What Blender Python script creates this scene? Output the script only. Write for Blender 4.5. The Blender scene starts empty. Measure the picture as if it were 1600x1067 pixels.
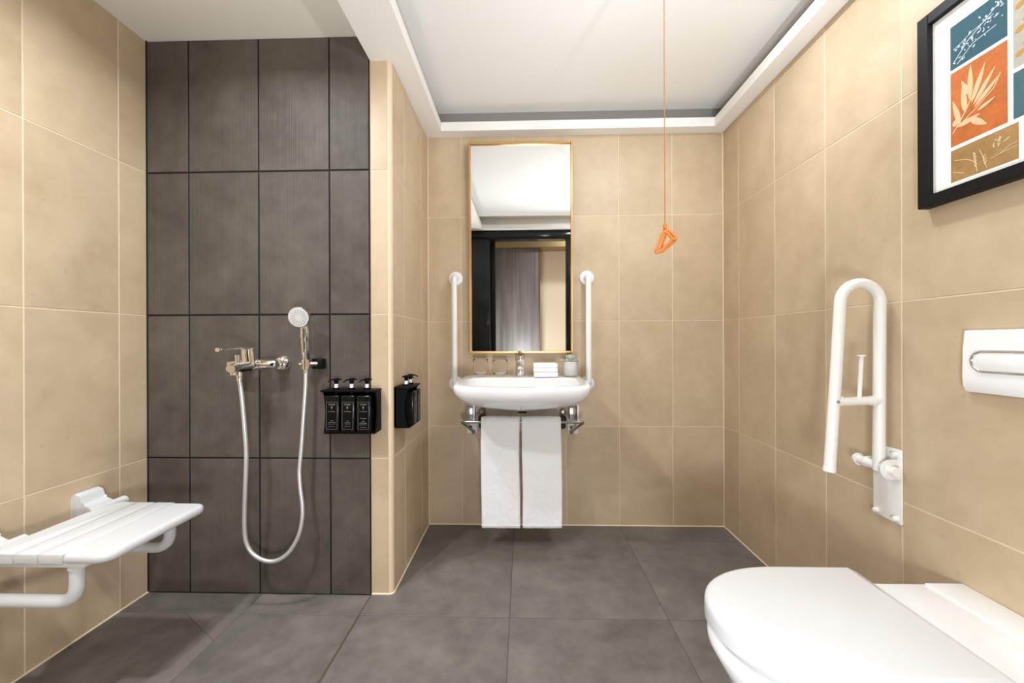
import bpy, bmesh, math, random
from mathutils import Vector, Matrix, noise
random.seed(7)
S = bpy.context.scene
COL = S.collection

# ------------------------------------------------------------------ camera
F_PX, YAW, ROLL, CAM_H = 623.72, 0.0276, -0.0039, 1.051
_c, _s = math.cos(YAW), math.sin(YAW)
FWD = Vector((-_s, _c, 0)); R0 = Vector((_c, _s, 0)); U0 = Vector((0, 0, 1))
RGT = R0 * math.cos(ROLL) + U0 * math.sin(ROLL)
UPV = -R0 * math.sin(ROLL) + U0 * math.cos(ROLL)
CPOS = Vector((0, 0, CAM_H))
cam = bpy.data.objects.new('camera', bpy.data.cameras.new('camera'))
COL.objects.link(cam)
cam.data.sensor_fit = 'HORIZONTAL'; cam.data.sensor_width = 36
cam.data.lens = 36 * F_PX / 1600
cam.data.clip_start = 0.01
M = Matrix((RGT, UPV, -FWD)).transposed().to_4x4(); M.translation = CPOS
cam.matrix_world = M
S.camera = cam

# ------------------------------------------------------------------ world, exposure
w = bpy.data.worlds.new('world'); S.world = w; w.use_nodes = True
w.node_tree.nodes['Background'].inputs[0].default_value = (1.0, .95, .88, 1)
w.node_tree.nodes['Background'].inputs[1].default_value = 0.02
S.view_settings.view_transform = 'Standard'; S.view_settings.look = 'None'
S.view_settings.gamma = 1; S.view_settings.use_curve_mapping = False
S.view_settings.exposure = 0.13

# ------------------------------------------------------------------ room numbers (metres)
YB, YS, YF = 2.287, 1.6486, -0.03          # back wall, shower wall, door wall
XR, XP, XL, XD = 1.1324, -0.5452, -1.5839, -0.6356
ZS, ZSH, ZC = 2.225, 2.323, 2.356          # soffit, shower ceiling, tray ceiling
ZJ = [0.5667, 1.1667, 1.7667]
YSD = YS - 0.008                           # face of the dark tiles
XCEN, XCENY = -0.007, 0.888

def at(u, v, y):                           # pixel of the 1600x1067 photograph -> point at depth y
    r = FWD + RGT * ((u - 800) / F_PX) - UPV * ((v - 533.5) / F_PX)
    t = (y - CPOS.y) / r.y
    return CPOS + r * t

# ------------------------------------------------------------------ materials
def new_mat(name):
    m = bpy.data.materials.new(name); m.use_nodes = True
    return m, m.node_tree, m.node_tree.nodes['Principled BSDF']

def plain(name, col, rough=.5, metal=0, spec=.5, coat=0, bump=0, bscale=400, trans=0, ior=1.45, sheen=0):
    m, nt, b = new_mat(name)
    b.inputs['Base Color'].default_value = (*col, 1)
    b.inputs['Roughness'].default_value = rough
    b.inputs['Metallic'].default_value = metal
    b.inputs['Specular IOR Level'].default_value = spec
    b.inputs['Coat Weight'].default_value = coat
    b.inputs['Transmission Weight'].default_value = trans
    b.inputs['IOR'].default_value = ior
    b.inputs['Sheen Weight'].default_value = sheen
    if bump:
        g = nt.nodes.new('ShaderNodeNewGeometry')
        n = nt.nodes.new('ShaderNodeTexNoise'); n.inputs['Scale'].default_value = bscale; n.inputs['Detail'].default_value = 3
        bp = nt.nodes.new('ShaderNodeBump'); bp.inputs['Strength'].default_value = bump; bp.inputs['Distance'].default_value = .002
        nt.links.new(g.outputs['Position'], n.inputs['Vector'])
        nt.links.new(n.outputs['Fac'], bp.inputs['Height']); nt.links.new(bp.outputs['Normal'], b.inputs['Normal'])
    return m

def stone(name, c0, c1, rough=(.35, .5), scale=2.2, fine=14, bump=.05, vary=.06, stretch=None, streak=0, spots=0, spec=.5):
    """mottled tile: cloudy two-tone noise in world space plus a small tone shift for each tile"""
    m, nt, b = new_mat(name); L = nt.links.new; N = nt.nodes.new
    g = N('ShaderNodeNewGeometry'); oi = N('ShaderNodeObjectInfo')
    off = N('ShaderNodeVectorMath'); off.operation = 'SCALE'; off.inputs[3].default_value = 9
    comb = N('ShaderNodeCombineXYZ')
    for k in range(3): L(oi.outputs['Random'], comb.inputs[k])
    L(comb.outputs[0], off.inputs[0])
    add = N('ShaderNodeVectorMath'); add.operation = 'ADD'
    L(g.outputs['Position'], add.inputs[0]); L(off.outputs[0], add.inputs[1])
    n1 = N('ShaderNodeTexNoise'); n1.inputs['Scale'].default_value = scale; n1.inputs['Detail'].default_value = 7; n1.inputs['Roughness'].default_value = .6; n1.inputs['Distortion'].default_value = .5
    n2 = N('ShaderNodeTexNoise'); n2.inputs['Scale'].default_value = fine; n2.inputs['Detail'].default_value = 5; n2.inputs['Roughness'].default_value = .65
    L(add.outputs[0], n1.inputs['Vector']); L(add.outputs[0], n2.inputs['Vector'])
    mx = N('ShaderNodeMix'); mx.data_type = 'FLOAT'; mx.inputs[0].default_value = .38
    L(n1.outputs['Fac'], mx.inputs[2]); L(n2.outputs['Fac'], mx.inputs[3])
    rp = N('ShaderNodeValToRGB'); rp.color_ramp.elements[0].position = .32; rp.color_ramp.elements[1].position = .68
    rp.color_ramp.elements[0].color = (*c0, 1); rp.color_ramp.elements[1].color = (*c1, 1)
    L(mx.outputs[0], rp.inputs[0])
    mr = N('ShaderNodeMapRange'); mr.inputs[3].default_value = 1 - vary; mr.inputs[4].default_value = 1 + vary
    L(oi.outputs['Random'], mr.inputs[0])
    mul = N('ShaderNodeVectorMath'); mul.operation = 'SCALE'
    L(rp.outputs[0], mul.inputs[0]); L(mr.outputs[0], mul.inputs[3])
    src = mul.outputs[0]
    if spots:
        n3 = N('ShaderNodeTexNoise'); n3.inputs['Scale'].default_value = 38; n3.inputs['Detail'].default_value = 2
        L(add.outputs[0], n3.inputs['Vector'])
        r3 = N('ShaderNodeMapRange'); r3.inputs[1].default_value = .70; r3.inputs[2].default_value = .80; r3.inputs[3].default_value = 1; r3.inputs[4].default_value = 1 - spots
        L(n3.outputs['Fac'], r3.inputs[0])
        m3 = N('ShaderNodeVectorMath'); m3.operation = 'SCALE'; L(src, m3.inputs[0]); L(r3.outputs[0], m3.inputs[3]); src = m3.outputs[0]
    height = n2.outputs['Fac']
    if streak:
        sc = N('ShaderNodeVectorMath'); sc.operation = 'MULTIPLY'; sc.inputs[1].default_value = (230, 230, 1.0)
        L(add.outputs[0], sc.inputs[0])
        n4 = N('ShaderNodeTexNoise'); n4.inputs['Scale'].default_value = 1; n4.inputs['Detail'].default_value = 4
        L(sc.outputs[0], n4.inputs['Vector'])
        r4 = N('ShaderNodeMapRange'); r4.inputs[1].default_value = .3; r4.inputs[2].default_value = .7; r4.inputs[3].default_value = 1 - streak; r4.inputs[4].default_value = 1 + streak
        L(n4.outputs['Fac'], r4.inputs[0])
        m4 = N('ShaderNodeVectorMath'); m4.operation = 'SCALE'; L(src, m4.inputs[0]); L(r4.outputs[0], m4.inputs[3]); src = m4.outputs[0]
        height = n4.outputs['Fac']
    L(src, b.inputs['Base Color'])
    rr = N('ShaderNodeMapRange'); rr.inputs[3].default_value = rough[0]; rr.inputs[4].default_value = rough[1]
    L(n1.outputs['Fac'], rr.inputs[0]); L(rr.outputs[0], b.inputs['Roughness'])
    b.inputs['Specular IOR Level'].default_value = spec
    bp = N('ShaderNodeBump'); bp.inputs['Strength'].default_value = bump; bp.inputs['Distance'].default_value = .003
    L(height, bp.inputs['Height']); L(bp.outputs['Normal'], b.inputs['Normal'])
    return m

def wood(name, c0, c1, rough=.45):
    m, nt, b = new_mat(name); L = nt.links.new; N = nt.nodes.new
    g = N('ShaderNodeNewGeometry')
    sc = N('ShaderNodeVectorMath'); sc.operation = 'MULTIPLY'; sc.inputs[1].default_value = (22, 22, 1.1)
    L(g.outputs['Position'], sc.inputs[0])
    n = N('ShaderNodeTexNoise'); n.inputs['Scale'].default_value = 1; n.inputs['Detail'].default_value = 6; n.inputs['Roughness'].default_value = .65
    L(sc.outputs[0], n.inputs['Vector'])
    rp = N('ShaderNodeValToRGB'); rp.color_ramp.elements[0].position = .35; rp.color_ramp.elements[1].position = .65
    rp.color_ramp.elements[0].color = (*c0, 1); rp.color_ramp.elements[1].color = (*c1, 1)
    L(n.outputs['Fac'], rp.inputs[0]); L(rp.outputs[0], b.inputs['Base Color'])
    b.inputs['Roughness'].default_value = rough
    return m

def emit(name, col, strength):
    m, nt, b = new_mat(name)
    b.inputs['Base Color'].default_value = (*col, 1)
    b.inputs['Emission Color'].default_value = (*col, 1); b.inputs['Emission Strength'].default_value = strength
    return m

BEIGE = stone('beige_tile', (.450, .336, .208), (.600, .466, .312), rough=(.38, .52), scale=2.6, fine=13, bump=.04, vary=.03, spots=.16)
DARK = stone('dark_tile', (.050, .041, .033), (.120, .099, .081), rough=(.48, .60), scale=2.6, fine=13, bump=.6, vary=.05, streak=.05, spec=.32)
FLOORM = stone('floor_tile', (.092, .080, .070), (.212, .186, .164), rough=(.36, .52), scale=3.4, fine=16, bump=.03, vary=.05, spec=.4)
GROUT = plain('cream_grout', (.72, .58, .42), .75)
DGROUT = plain('black_grout', (.006, .006, .006), .8)
FGROUT = plain('floor_grout', (.10, .086, .072), .8)
OLIVE = plain('movement_joint', (.075, .06, .03), .7)
WHITEP = plain('white_paint', (.86, .84, .80), .65)
SHOWERP = plain('warm_white_paint', (.85, .82, .74), .65)
CERAMIC = plain('white_ceramic', (.86, .86, .855), .12, coat=.3)
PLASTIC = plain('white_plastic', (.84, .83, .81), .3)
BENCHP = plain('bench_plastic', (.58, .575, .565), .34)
COVESHADE = plain('painted_cove_shade', (.24, .225, .21), .6)  # grey that paints the shade of the cove gap into its faces
WPOWDER = plain('white_powder_coat', (.84, .82, .77), .33)
CHROME = plain('chrome', (.82, .81, .79), .07, metal=1)
HOSEM = plain('hose_metal', (.66, .65, .63), .36, metal=.6)
STEEL = plain('brushed_steel', (.45, .43, .40), .3, metal=1)
BRASS = plain('brass_frame', (.62, .38, .15), .3, metal=.75)
MIRROR = plain('mirror_glass', (.93, .94, .93), .0, metal=1)
BLACKP = plain('black_plastic', (.003, .003, .003), .5, spec=.12)
BOTTLE = plain('black_bottle', (.003, .003, .003), .2, spec=.28)
BLACKG = plain('black_gloss', (.005, .006, .006), .14, spec=.3)
BLACKW = plain('black_frame_wood', (.007, .006, .006), .5, spec=.2)
RUBBER = plain('dark_rubber', (.012, .012, .012), .6)
TERRY = plain('white_terry', (.93, .93, .925), .95, spec=.1, bump=1.0, bscale=420, sheen=.3)
GLASS = plain('clear_glass', (1, 1, 1), .03, trans=1, ior=1.22)
LABELP = plain('label_print', (.26, .245, .22), .6)
PUMPW = plain('pump_white', (.85, .85, .84), .35)
POTM = plain('pale_grey_pot', (.62, .61, .60), .55)
SOIL = plain('dark_soil', (.03, .024, .018), .95)
LEAFM = stone('succulent_leaf', (.42, .46, .36), (.60, .62, .52), rough=(.5, .6), scale=20, fine=60, bump=.02, vary=.12)
ORANGE = plain('orange_plastic', (.68, .20, .03), .22)
CORDM = plain('orange_cord', (.42, .16, .045), .7)
MATB = plain('white_mat_board', (.86, .84, .79), .8)
HWALL = plain('hall_wall_paint', (.62, .50, .36), .7)
HBROWN = plain('hall_bulkhead', (.22, .15, .06), .6)
HWOOD = wood('grey_wood_veneer', (.105, .088, .078), (.185, .16, .143))
HFLOOR = wood('hall_floor', (.16, .13, .10), (.24, .20, .16))
GREYMET = plain('grey_gasket', (.25, .25, .25), .4)
PLATEM = plain('white_plate', (.70, .69, .67), .35)

# ------------------------------------------------------------------ mesh helpers
WLOC = {}
def W(o): return WLOC.get(o.name, Vector((0, 0, 0))) if o else Vector((0, 0, 0))

def tag(o, label=None, cat=None, group=None, kind=None):
    if label: o['label'] = label
    if cat: o['category'] = cat
    if group: o['group'] = group
    if kind: o['kind'] = kind
    return o

def empty(name, loc, label, cat, group=None):
    o = bpy.data.objects.new(name, None); COL.objects.link(o)
    o.empty_display_size = .05
    o.location = loc; WLOC[o.name] = Vector(loc)
    return tag(o, label, cat, group)

def mk(name, bm, mat, parent=None, smooth=True, angle=38, origin=None):
    bmesh.ops.recalc_face_normals(bm, faces=bm.faces)
    me = bpy.data.meshes.new(name); bm.to_mesh(me); bm.free()
    if origin is not None: base = Vector(origin)
    else: base = W(parent)
    me.transform(Matrix.Translation(-base))
    if smooth:
        for p in me.polygons: p.use_smooth = True
        me.set_sharp_from_angle(angle=math.radians(angle))
    for m_ in (mat if isinstance(mat, (list, tuple)) else [mat]): me.materials.append(m_)
    o = bpy.data.objects.new(name, me); COL.objects.link(o)
    if parent:
        o.parent = parent; o.location = base - W(parent)
    elif origin is not None: o.location = base
    WLOC[o.name] = base
    return o

def BM(): return bmesh.new()

def box(bm, x0, x1, y0, y1, z0, z1, bev=0, seg=2):
    vs = [bm.verts.new((x, y, z)) for x in (x0, x1) for y in (y0, y1) for z in (z0, z1)]
    idx = [(0, 1, 3, 2), (4, 6, 7, 5), (0, 4, 5, 1), (2, 3, 7, 6), (0, 2, 6, 4), (1, 5, 7, 3)]
    fs = [bm.faces.new([vs[i] for i in f]) for f in idx]
    if bev:
        es = list({e for f in fs for e in f.edges})
        bmesh.ops.bevel(bm, geom=es, offset=bev, segments=seg, affect='EDGES', profile=.5)
    return bm

def loft(bm, rings, cap0=True, cap1=True, closed=True):
    vr = [[bm.verts.new(p) for p in r] for r in rings]
    n = len(vr[0])
    for a, b in zip(vr, vr[1:]):
        for i in range(n if closed else n - 1):
            j = (i + 1) % n
            bm.faces.new((a[i], a[j], b[j], b[i]))
    if cap0: bm.faces.new(list(reversed(vr[0])))
    if cap1: bm.faces.new(vr[-1])
    return bm

def tube(bm, pts, r, n=16, caps=True, squash=None):
    pts = [Vector(p) for p in pts]
    rr = r if isinstance(r, (list, tuple)) else [r] * len(pts)
    T = []
    for i in range(len(pts)):
        a = pts[max(i - 1, 0)]; b = pts[min(i + 1, len(pts) - 1)]
        T.append((b - a).normalized())
    ref = Vector((0, 0, 1)) if abs(T[0].z) < .9 else Vector((1, 0, 0))
    nrm = (ref - T[0] * ref.dot(T[0])).normalized()
    rings = []
    for i, p in enumerate(pts):
        if i: nrm = (nrm - T[i] * nrm.dot(T[i])).normalized()
        bn = T[i].cross(nrm)
        q = squash or (1, 1)
        rings.append([p + (nrm * math.cos(2 * math.pi * k / n) * q[0] + bn * math.sin(2 * math.pi * k / n) * q[1]) * rr[i] for k in range(n)])
    return loft(bm, rings, caps, caps)

def ringtube(bm, pts, r, n=12):            # closed loop tube
    pts = [Vector(p) for p in pts]; m = len(pts)
    cen = sum(pts, Vector()) / m
    nn = Vector()
    for i in range(m): nn += (pts[i] - cen).cross(pts[(i + 1) % m] - cen)
    nn.normalize()
    vr = []
    for i in range(m):
        t = (pts[(i + 1) % m] - pts[i - 1]).normalized(); b = t.cross(nn)
        vr.append([bm.verts.new(pts[i] + (nn * math.cos(2 * math.pi * k / n) + b * math.sin(2 * math.pi * k / n)) * r) for k in range(n)])
    for i in range(m):
        a, b = vr[i], vr[(i + 1) % m]
        for k in range(n): bm.faces.new((a[k], a[(k + 1) % n], b[(k + 1) % n], b[k]))
    return bm

def crom(pts, sub=8, closed=False):
    pts = [Vector(p) for p in pts]; m = len(pts); out = []
    rng = m if closed else m - 1
    for i in range(rng):
        if closed: p0, p1, p2, p3 = pts[i - 1], pts[i], pts[(i + 1) % m], pts[(i + 2) % m]
        else: p0, p1, p2, p3 = pts[max(i - 1, 0)], pts[i], pts[i + 1], pts[min(i + 2, m - 1)]
        for k in range(sub):
            t = k / sub
            out.append(.5 * ((2 * p1) + (p2 - p0) * t + (2 * p0 - 5 * p1 + 4 * p2 - p3) * t * t + (3 * p1 - p0 - 3 * p2 + p3) * t ** 3))
    if not closed: out.append(pts[-1])
    return out

def fillet(pts, rad, seg=8, closed=False):
    pts = [Vector(p) for p in pts]; m = len(pts); out = []
    for i, p in enumerate(pts):
        if not closed and i in (0, m - 1): out.append(p); continue
        a, b = pts[i - 1], pts[(i + 1) % m]
        r = rad[i] if isinstance(rad, (list, tuple)) else rad
        if r <= 0: out.append(p); continue
        da, db = (a - p), (b - p); la, lb = da.length, db.length; da.normalize(); db.normalize()
        ang = da.angle(db); d = min(r / math.tan(ang / 2), la * .49, lb * .49)
        p0, p1 = p + da * d, p + db * d
        for k in range(seg + 1):
            t = k / seg; out.append(p0 * (1 - t) ** 2 + p * 2 * t * (1 - t) + p1 * t * t)
    return out

def lathe(bm, prof, cen, axis=(0, 0, 1), n=28, cap0=True, cap1=True):
    ax = Vector(axis).normalized(); ref = Vector((1, 0, 0)) if abs(ax.x) < .9 else Vector((0, 0, 1))
    u = (ref - ax * ref.dot(ax)).normalized(); v = ax.cross(u); c = Vector(cen)
    return loft(bm, [[c + ax * h + (u * math.cos(2 * math.pi * k / n) + v * math.sin(2 * math.pi * k / n)) * r for k in range(n)] for r, h in prof], cap0, cap1)

def prism(bm, pts3, vec, bev=0, seg=2):     # planar outline pushed along vec
    v = Vector(vec); a = [bm.verts.new(p) for p in pts3]; b = [bm.verts.new(Vector(p) + v) for p in pts3]
    n = len(a); fs = [bm.faces.new(list(reversed(a))), bm.faces.new(b)]
    caps = list(fs)
    for i in range(n):
        j = (i + 1) % n; fs.append(bm.faces.new((a[i], a[j], b[j], b[i])))
    if bev:
        es = list({e for f in caps for e in f.edges})
        bmesh.ops.bevel(bm, geom=es, offset=bev, segments=seg, affect='EDGES', profile=.5)
    return bm

def text(name, s, size, m4, mat, parent):
    cu = bpy.data.curves.new(name, 'FONT'); cu.body = s; cu.size = size; cu.align_x = 'CENTER'; cu.align_y = 'CENTER'; cu.extrude = .00008
    tmp = bpy.data.objects.new('tmp', cu); COL.objects.link(tmp)
    bpy.context.view_layer.update()
    me = bpy.data.meshes.new_from_object(tmp.evaluated_get(bpy.context.evaluated_depsgraph_get()))
    bpy.data.objects.remove(tmp); bpy.data.curves.remove(cu)
    me.transform(m4); me.transform(Matrix.Translation(-W(parent))); me.materials.clear(); me.materials.append(mat)
    o = bpy.data.objects.new(name, me); COL.objects.link(o); o.parent = parent; WLOC[o.name] = W(parent)
    return o

# ------------------------------------------------------------------ lamps, several of them added out of view
LAMPC = (.92, .98, 1.05)
def disc_light(name, loc, radius, power, col=LAMPC, parent=None, spread=math.pi, rot=(0, 0, 0)):
    d = bpy.data.lights.new(name, 'AREA'); d.shape = 'DISK'; d.size = radius * 2; d.energy = power; d.color = col; d.spread = spread
    o = bpy.data.objects.new(name, d); COL.objects.link(o); o.location = loc; o.rotation_euler = rot
    if parent: o.parent = parent; o.location = Vector(loc) - W(parent)
    return o

def downlight(x, y, z, power, label, radius=.045, spread=math.pi):
    """recessed downlight: white bezel, deep cup, glowing lens"""
    r = empty('ceiling_downlight', (x, y, z), label, 'downlight', 'recessed ceiling downlights')
    bm = BM(); lathe(bm, [(radius + .002, .004), (radius + .002, -.004), (radius + .014, -.004), (radius + .016, 0)], (x, y, z), n=32, cap0=False, cap1=False)
    mk('bezel', bm, WHITEP, r)
    bm = BM(); lathe(bm, [(radius - .002, -.0005), (radius - .002, -.0015)], (x, y, z), n=32)
    mk('lens', bm, emit('downlight_lens', LAMPC, 6), r)
    disc_light('downlight_lamp', (x, y, z - .004), radius - .004, power, parent=r, spread=spread)

# ------------------------------------------------------------------ setting
def struct(name, bm, mat, **k):
    return tag(mk(name, bm, mat, **k), kind='structure')

TILE_MESH = {}
def tile(parent, mat, c, sx, sy, sz, name='tile'):
    key = (round(sx, 4), round(sy, 4), round(sz, 4), mat.name)
    if key not in TILE_MESH:
        bm = BM(); box(bm, -sx / 2, sx / 2, -sy / 2, sy / 2, -sz / 2, sz / 2, .0012, 1)
        bmesh.ops.recalc_face_normals(bm, faces=bm.faces)
        me = bpy.data.meshes.new(name); bm.to_mesh(me); bm.free(); me.materials.append(mat); TILE_MESH[key] = me
    o = bpy.data.objects.new(name, TILE_MESH[key]); COL.objects.link(o); o.parent = parent; o.location = Vector(c) - W(parent)
    return o

def spans(lo, hi, js):
    e = [lo] + [j for j in sorted(js) if lo + .004 < j < hi - .004] + [hi]
    return list(zip(e, e[1:]))

T = .009                                   # tile thickness; the grout bed sits .0012 behind the tile faces
def tiled_wall(name, axis, face, sign, alo, ahi, ajs, zlo, zhi, mat, grout, gap, back=.12, recess=.0012):
    """axis 'x': wall plane x=face whose room side is sign; runs along y.  axis 'y' likewise along x."""
    bm = BM(); b0, b1 = face - sign * recess, face - sign * back
    lo, hi = min(b0, b1), max(b0, b1)
    if axis == 'x': box(bm, lo, hi, alo, ahi, zlo, zhi)
    else: box(bm, alo, ahi, lo, hi, zlo, zhi)
    wobj = struct(name, bm, grout, smooth=False)
    for a0, a1 in spans(alo, ahi, ajs):
        for z0, z1 in spans(zlo, zhi, ZJ):
            la, lz = a1 - a0 - gap, z1 - z0 - gap
            ca, cz = (a0 + a1) / 2, (z0 + z1) / 2
            cf = face - sign * T / 2
            if axis == 'x': tile(wobj, mat, (cf, ca, cz), T, la, lz)
            else: tile(wobj, mat, (ca, cf, cz), la, T, lz)
    return wobj

jb = [.5477 + .3 * k for k in range(-5, 4)]
jr = [2.1259 - .3 * k for k in range(0, 9)]
jl = [1.5232 - .3 * k for k in range(0, 7)]
js = [-1.4038, -1.1038, -.8038]
wall_back = tiled_wall('wall_back', 'y', YB, -1, XP, XR, jb, 0, ZC, BEIGE, GROUT, .0034)
wall_right = tiled_wall('wall_right', 'x', XR, -1, YF, YB, jr, 0, ZC, BEIGE, GROUT, .0034)
wall_left = tiled_wall('wall_left', 'x', XL, 1, YF, YSD, jl, 0, ZSH, BEIGE, GROUT, .0034)
wall_shower = tiled_wall('wall_shower', 'y', YSD, -1, XL, XD, js, 0, ZSH, DARK, DGROUT, .0070, recess=.004)
# partition that boxes out the shower: its end face and its side face
wall_partition = tiled_wall('wall_partition', 'y', YS, -1, XD, XP - .016, [], 0, ZS, BEIGE, GROUT, .0034, back=.10)
wall_side = tiled_wall('wall_side', 'x', XP, 1, YS + .016, YB, [2.128, 1.828], 0, ZS, BEIGE, GROUT, .0034, back=.08)
# rounded cream corner trim of the partition
bm = BM()
pr_ = [(XP - .0165, YS), (XP - .0165, YS + .012), (XP - .012, YS + .0165), (XP, YS + .0165)] + [(XP - .0165 + .0165 * math.sin(a), YS + .0165 - .0165 * math.cos(a)) for a in [math.pi / 2 * (1 - k / 8) for k in range(9)]][0:-1]
prism(bm, [(x, y, 0) for x, y in pr_], (0, 0, ZS)); struct('trim_1', bm, plain('cream_corner_trim', (.70, .55, .39), .4))

def bead(name, pts, r, mat):
    bm = BM(); tube(bm, pts, r, 8); return struct(name, bm, mat)
CAULK = plain('cream_silicone', (.80, .64, .45), .5)
bead('trim_2', [(XP, YB, .001), (XR, YB, .001)], .0042, CAULK)
bead('trim_3', [(XR, YB, .001), (XR, YF, .001)], .0042, CAULK)
bead('trim_4', [(XP + .0005, YB, .001), (XP + .0005, YS + .013, .001), (XP - .005, YS + .0035, .001), (XP - .014, YS - .0005, .001), (XD + .002, YS - .0005, .001)], .0040, CAULK)
bead('trim_5', [(XL, YSD, .001), (XL, YF, .001)], .0042, CAULK)
bead('trim_6', [(XR, YB, 0), (XR, YB, ZS)], .0030, CAULK)
bead('trim_7', [(XP, YB, 0), (XP, YB, ZS)], .0030, CAULK)
bead('trim_8', [(XL, YSD, .0), (XL, YSD, ZSH)], .004, DGROUT)

# floor
bm = BM(); box(bm, XL - .12, XR + .12, YF - 1.8, YB + .12, -.12, -.0012); floor = struct('floor', bm, FGROUT, smooth=False)
def floor_poly(pts, gap=.0016):
    """one floor tile cut to an outline, edges drawn in by half a joint"""
    c = sum((Vector((*p, 0)) for p in pts), Vector()) / len(pts)
    n = len(pts); P = [Vector((*p, 0)) for p in pts]; ins = []
    for i in range(n):
        a, b, d = P[i - 1], P[i], P[(i + 1) % n]
        e1 = (b - a).normalized(); e2 = (d - b).normalized()
        n1 = Vector((-e1.y, e1.x, 0)); n2 = Vector((-e2.y, e2.x, 0))
        if n1.dot(c - b) < 0: n1 = -n1
        if n2.dot(c - b) < 0: n2 = -n2
        k = gap / max(.3, (1 + n1.dot(n2)))
        ins.append(b + (n1 + n2) * k)
    bm = BM(); prism(bm, [p + Vector((0, 0, -T)) for p in ins], (0, 0, T), .0008, 1)
    return mk('tile', bm, FLOORM, floor, smooth=False, origin=(c.x, c.y, 0))
xs = [-.632, -.055, .545, XR]; ys = [YF, .32, .92, 1.52, 2.12, YB]
for i in range(3):
    for j in range(5):
        x0, x1, y0, y1 = xs[i], xs[i + 1], ys[j], ys[j + 1]
        if i == 0 and j == 3:
            floor_poly([(XD, y0), (x1, y0), (x1, YB), (XP, YB), (XP, YS), (XD, YS)]); continue
        if i == 0 and j == 4: continue
        floor_poly([(x0, y0), (x1, y0), (x1, y1), (x0, y1)])
ex = -.637
floor_poly([(XL, 1.52), (-1.095, 1.52), (-1.095, YSD), (XL, YSD)])
floor_poly([(-1.095, 1.52), (ex, 1.52), (ex, YSD), (-1.095, YSD)])
floor_poly([(-1.318, 1.52), (-1.095, 1.378), (-1.095, 1.52)])
floor_poly([(XL, .92), (-1.095, .92), (-1.095, 1.378), (-1.318, 1.52), (XL, 1.52)])
floor_poly([(-1.095, .92), (ex, .92), (ex, 1.52), (-1.095, 1.52)])
for y0, y1 in ((.32, .92), (YF, .32)):
    floor_poly([(XL, y0), (-1.095, y0), (-1.095, y1), (XL, y1)]); floor_poly([(-1.095, y0), (ex, y0), (ex, y1), (-1.095, y1)])
bm = BM(); box(bm, ex, -.632, YF, YS, -.006, -.0003); struct('trim_9', bm, OLIVE, smooth=False)

# ceilings: tray over the room, stepped soffit ring around it, flat lowered ceiling over the shower
bm = BM(); box(bm, XD, XR + .12, YF - .10, YB + .12, ZC, ZC + .1); struct('ceiling', bm, WHITEP, smooth=False)
bm = BM(); box(bm, XL - .12, XD, YF - .10, YS + .10, ZSH, ZSH + .13); struct('ceiling_shower', bm, SHOWERP, smooth=False)
ZL = ZS + .050; XI0, XI1, YI0, YI1 = -.452, 1.053, YF + .085, 2.212
bm = BM()
box(bm, XD, XI0, YF, YB, ZS, ZL, .002, 1)
box(bm, XI1, XR, YF, YB, ZS, ZL, .002, 1)
box(bm, XI0, XI1, YI1, YB, ZS, ZL, .002, 1)
box(bm, XI0, XI1, YF, YI0, ZS, ZL, .002, 1)
struct('trim_10', bm, WHITEP, smooth=False)
bm = BM(); box(bm, XD, XP, YF, YB, ZL, ZC); struct('trim_11', bm, COVESHADE, smooth=False)
bm = BM(); box(bm, XP, XR, YB - .012, YB, ZL, ZC); box(bm, XR - .012, XR, YF, YB - .012, ZL, ZC); struct('trim_12', bm, COVESHADE, smooth=False)  # upper cove faces, coloured dark to stand for shade

# door wall behind the camera with its black door lining, and the lobby beyond
DX0, DX1, DZ = -.375, .492, 2.125
tiled = tiled_wall('wall_front_right', 'y', YF, 1, DX1 + .13, XR, [], 0, ZC, BEIGE, GROUT, .0034)
tiled = tiled_wall('wall_front_left', 'y', YF, 1, XL, DX0 - .60, [-1.28], 0, ZSH, BEIGE, GROUT, .0034)
bm = BM(); box(bm, DX0 - .6, DX1 + .13, YF - .12, YF - .006, DZ + .02, ZC + .05); struct('wall_front', bm, WHITEP, smooth=False)
door = bpy.data.objects.new('door_1', None); COL.objects.link(door); door.location = ((DX0 + DX1) / 2, YF - .06, 0); WLOC[door.name] = Vector(door.location); tag(door, kind='structure')
bm = BM(); box(bm, DX0 - .6, DX0, YF - .12, YF + .012, 0, DZ, .004); mk('side_panel', bm, BLACKG, door)
bm = BM(); box(bm, DX1, DX1 + .13, YF - .12, YF + .012, 0, DZ, .004); mk('jamb', bm, BLACKG, door)
bm = BM(); box(bm, DX0 - .6, DX1 + .13, YF - .12, YF + .012, DZ, ZS - .001, .004); mk('head', bm, BLACKG, door)
bm = BM(); box(bm, DX0, DX0 + .055, YF - .17, YF - .12, 0, DZ, .003); mk('jamb', bm, BLACKW, door)
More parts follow.
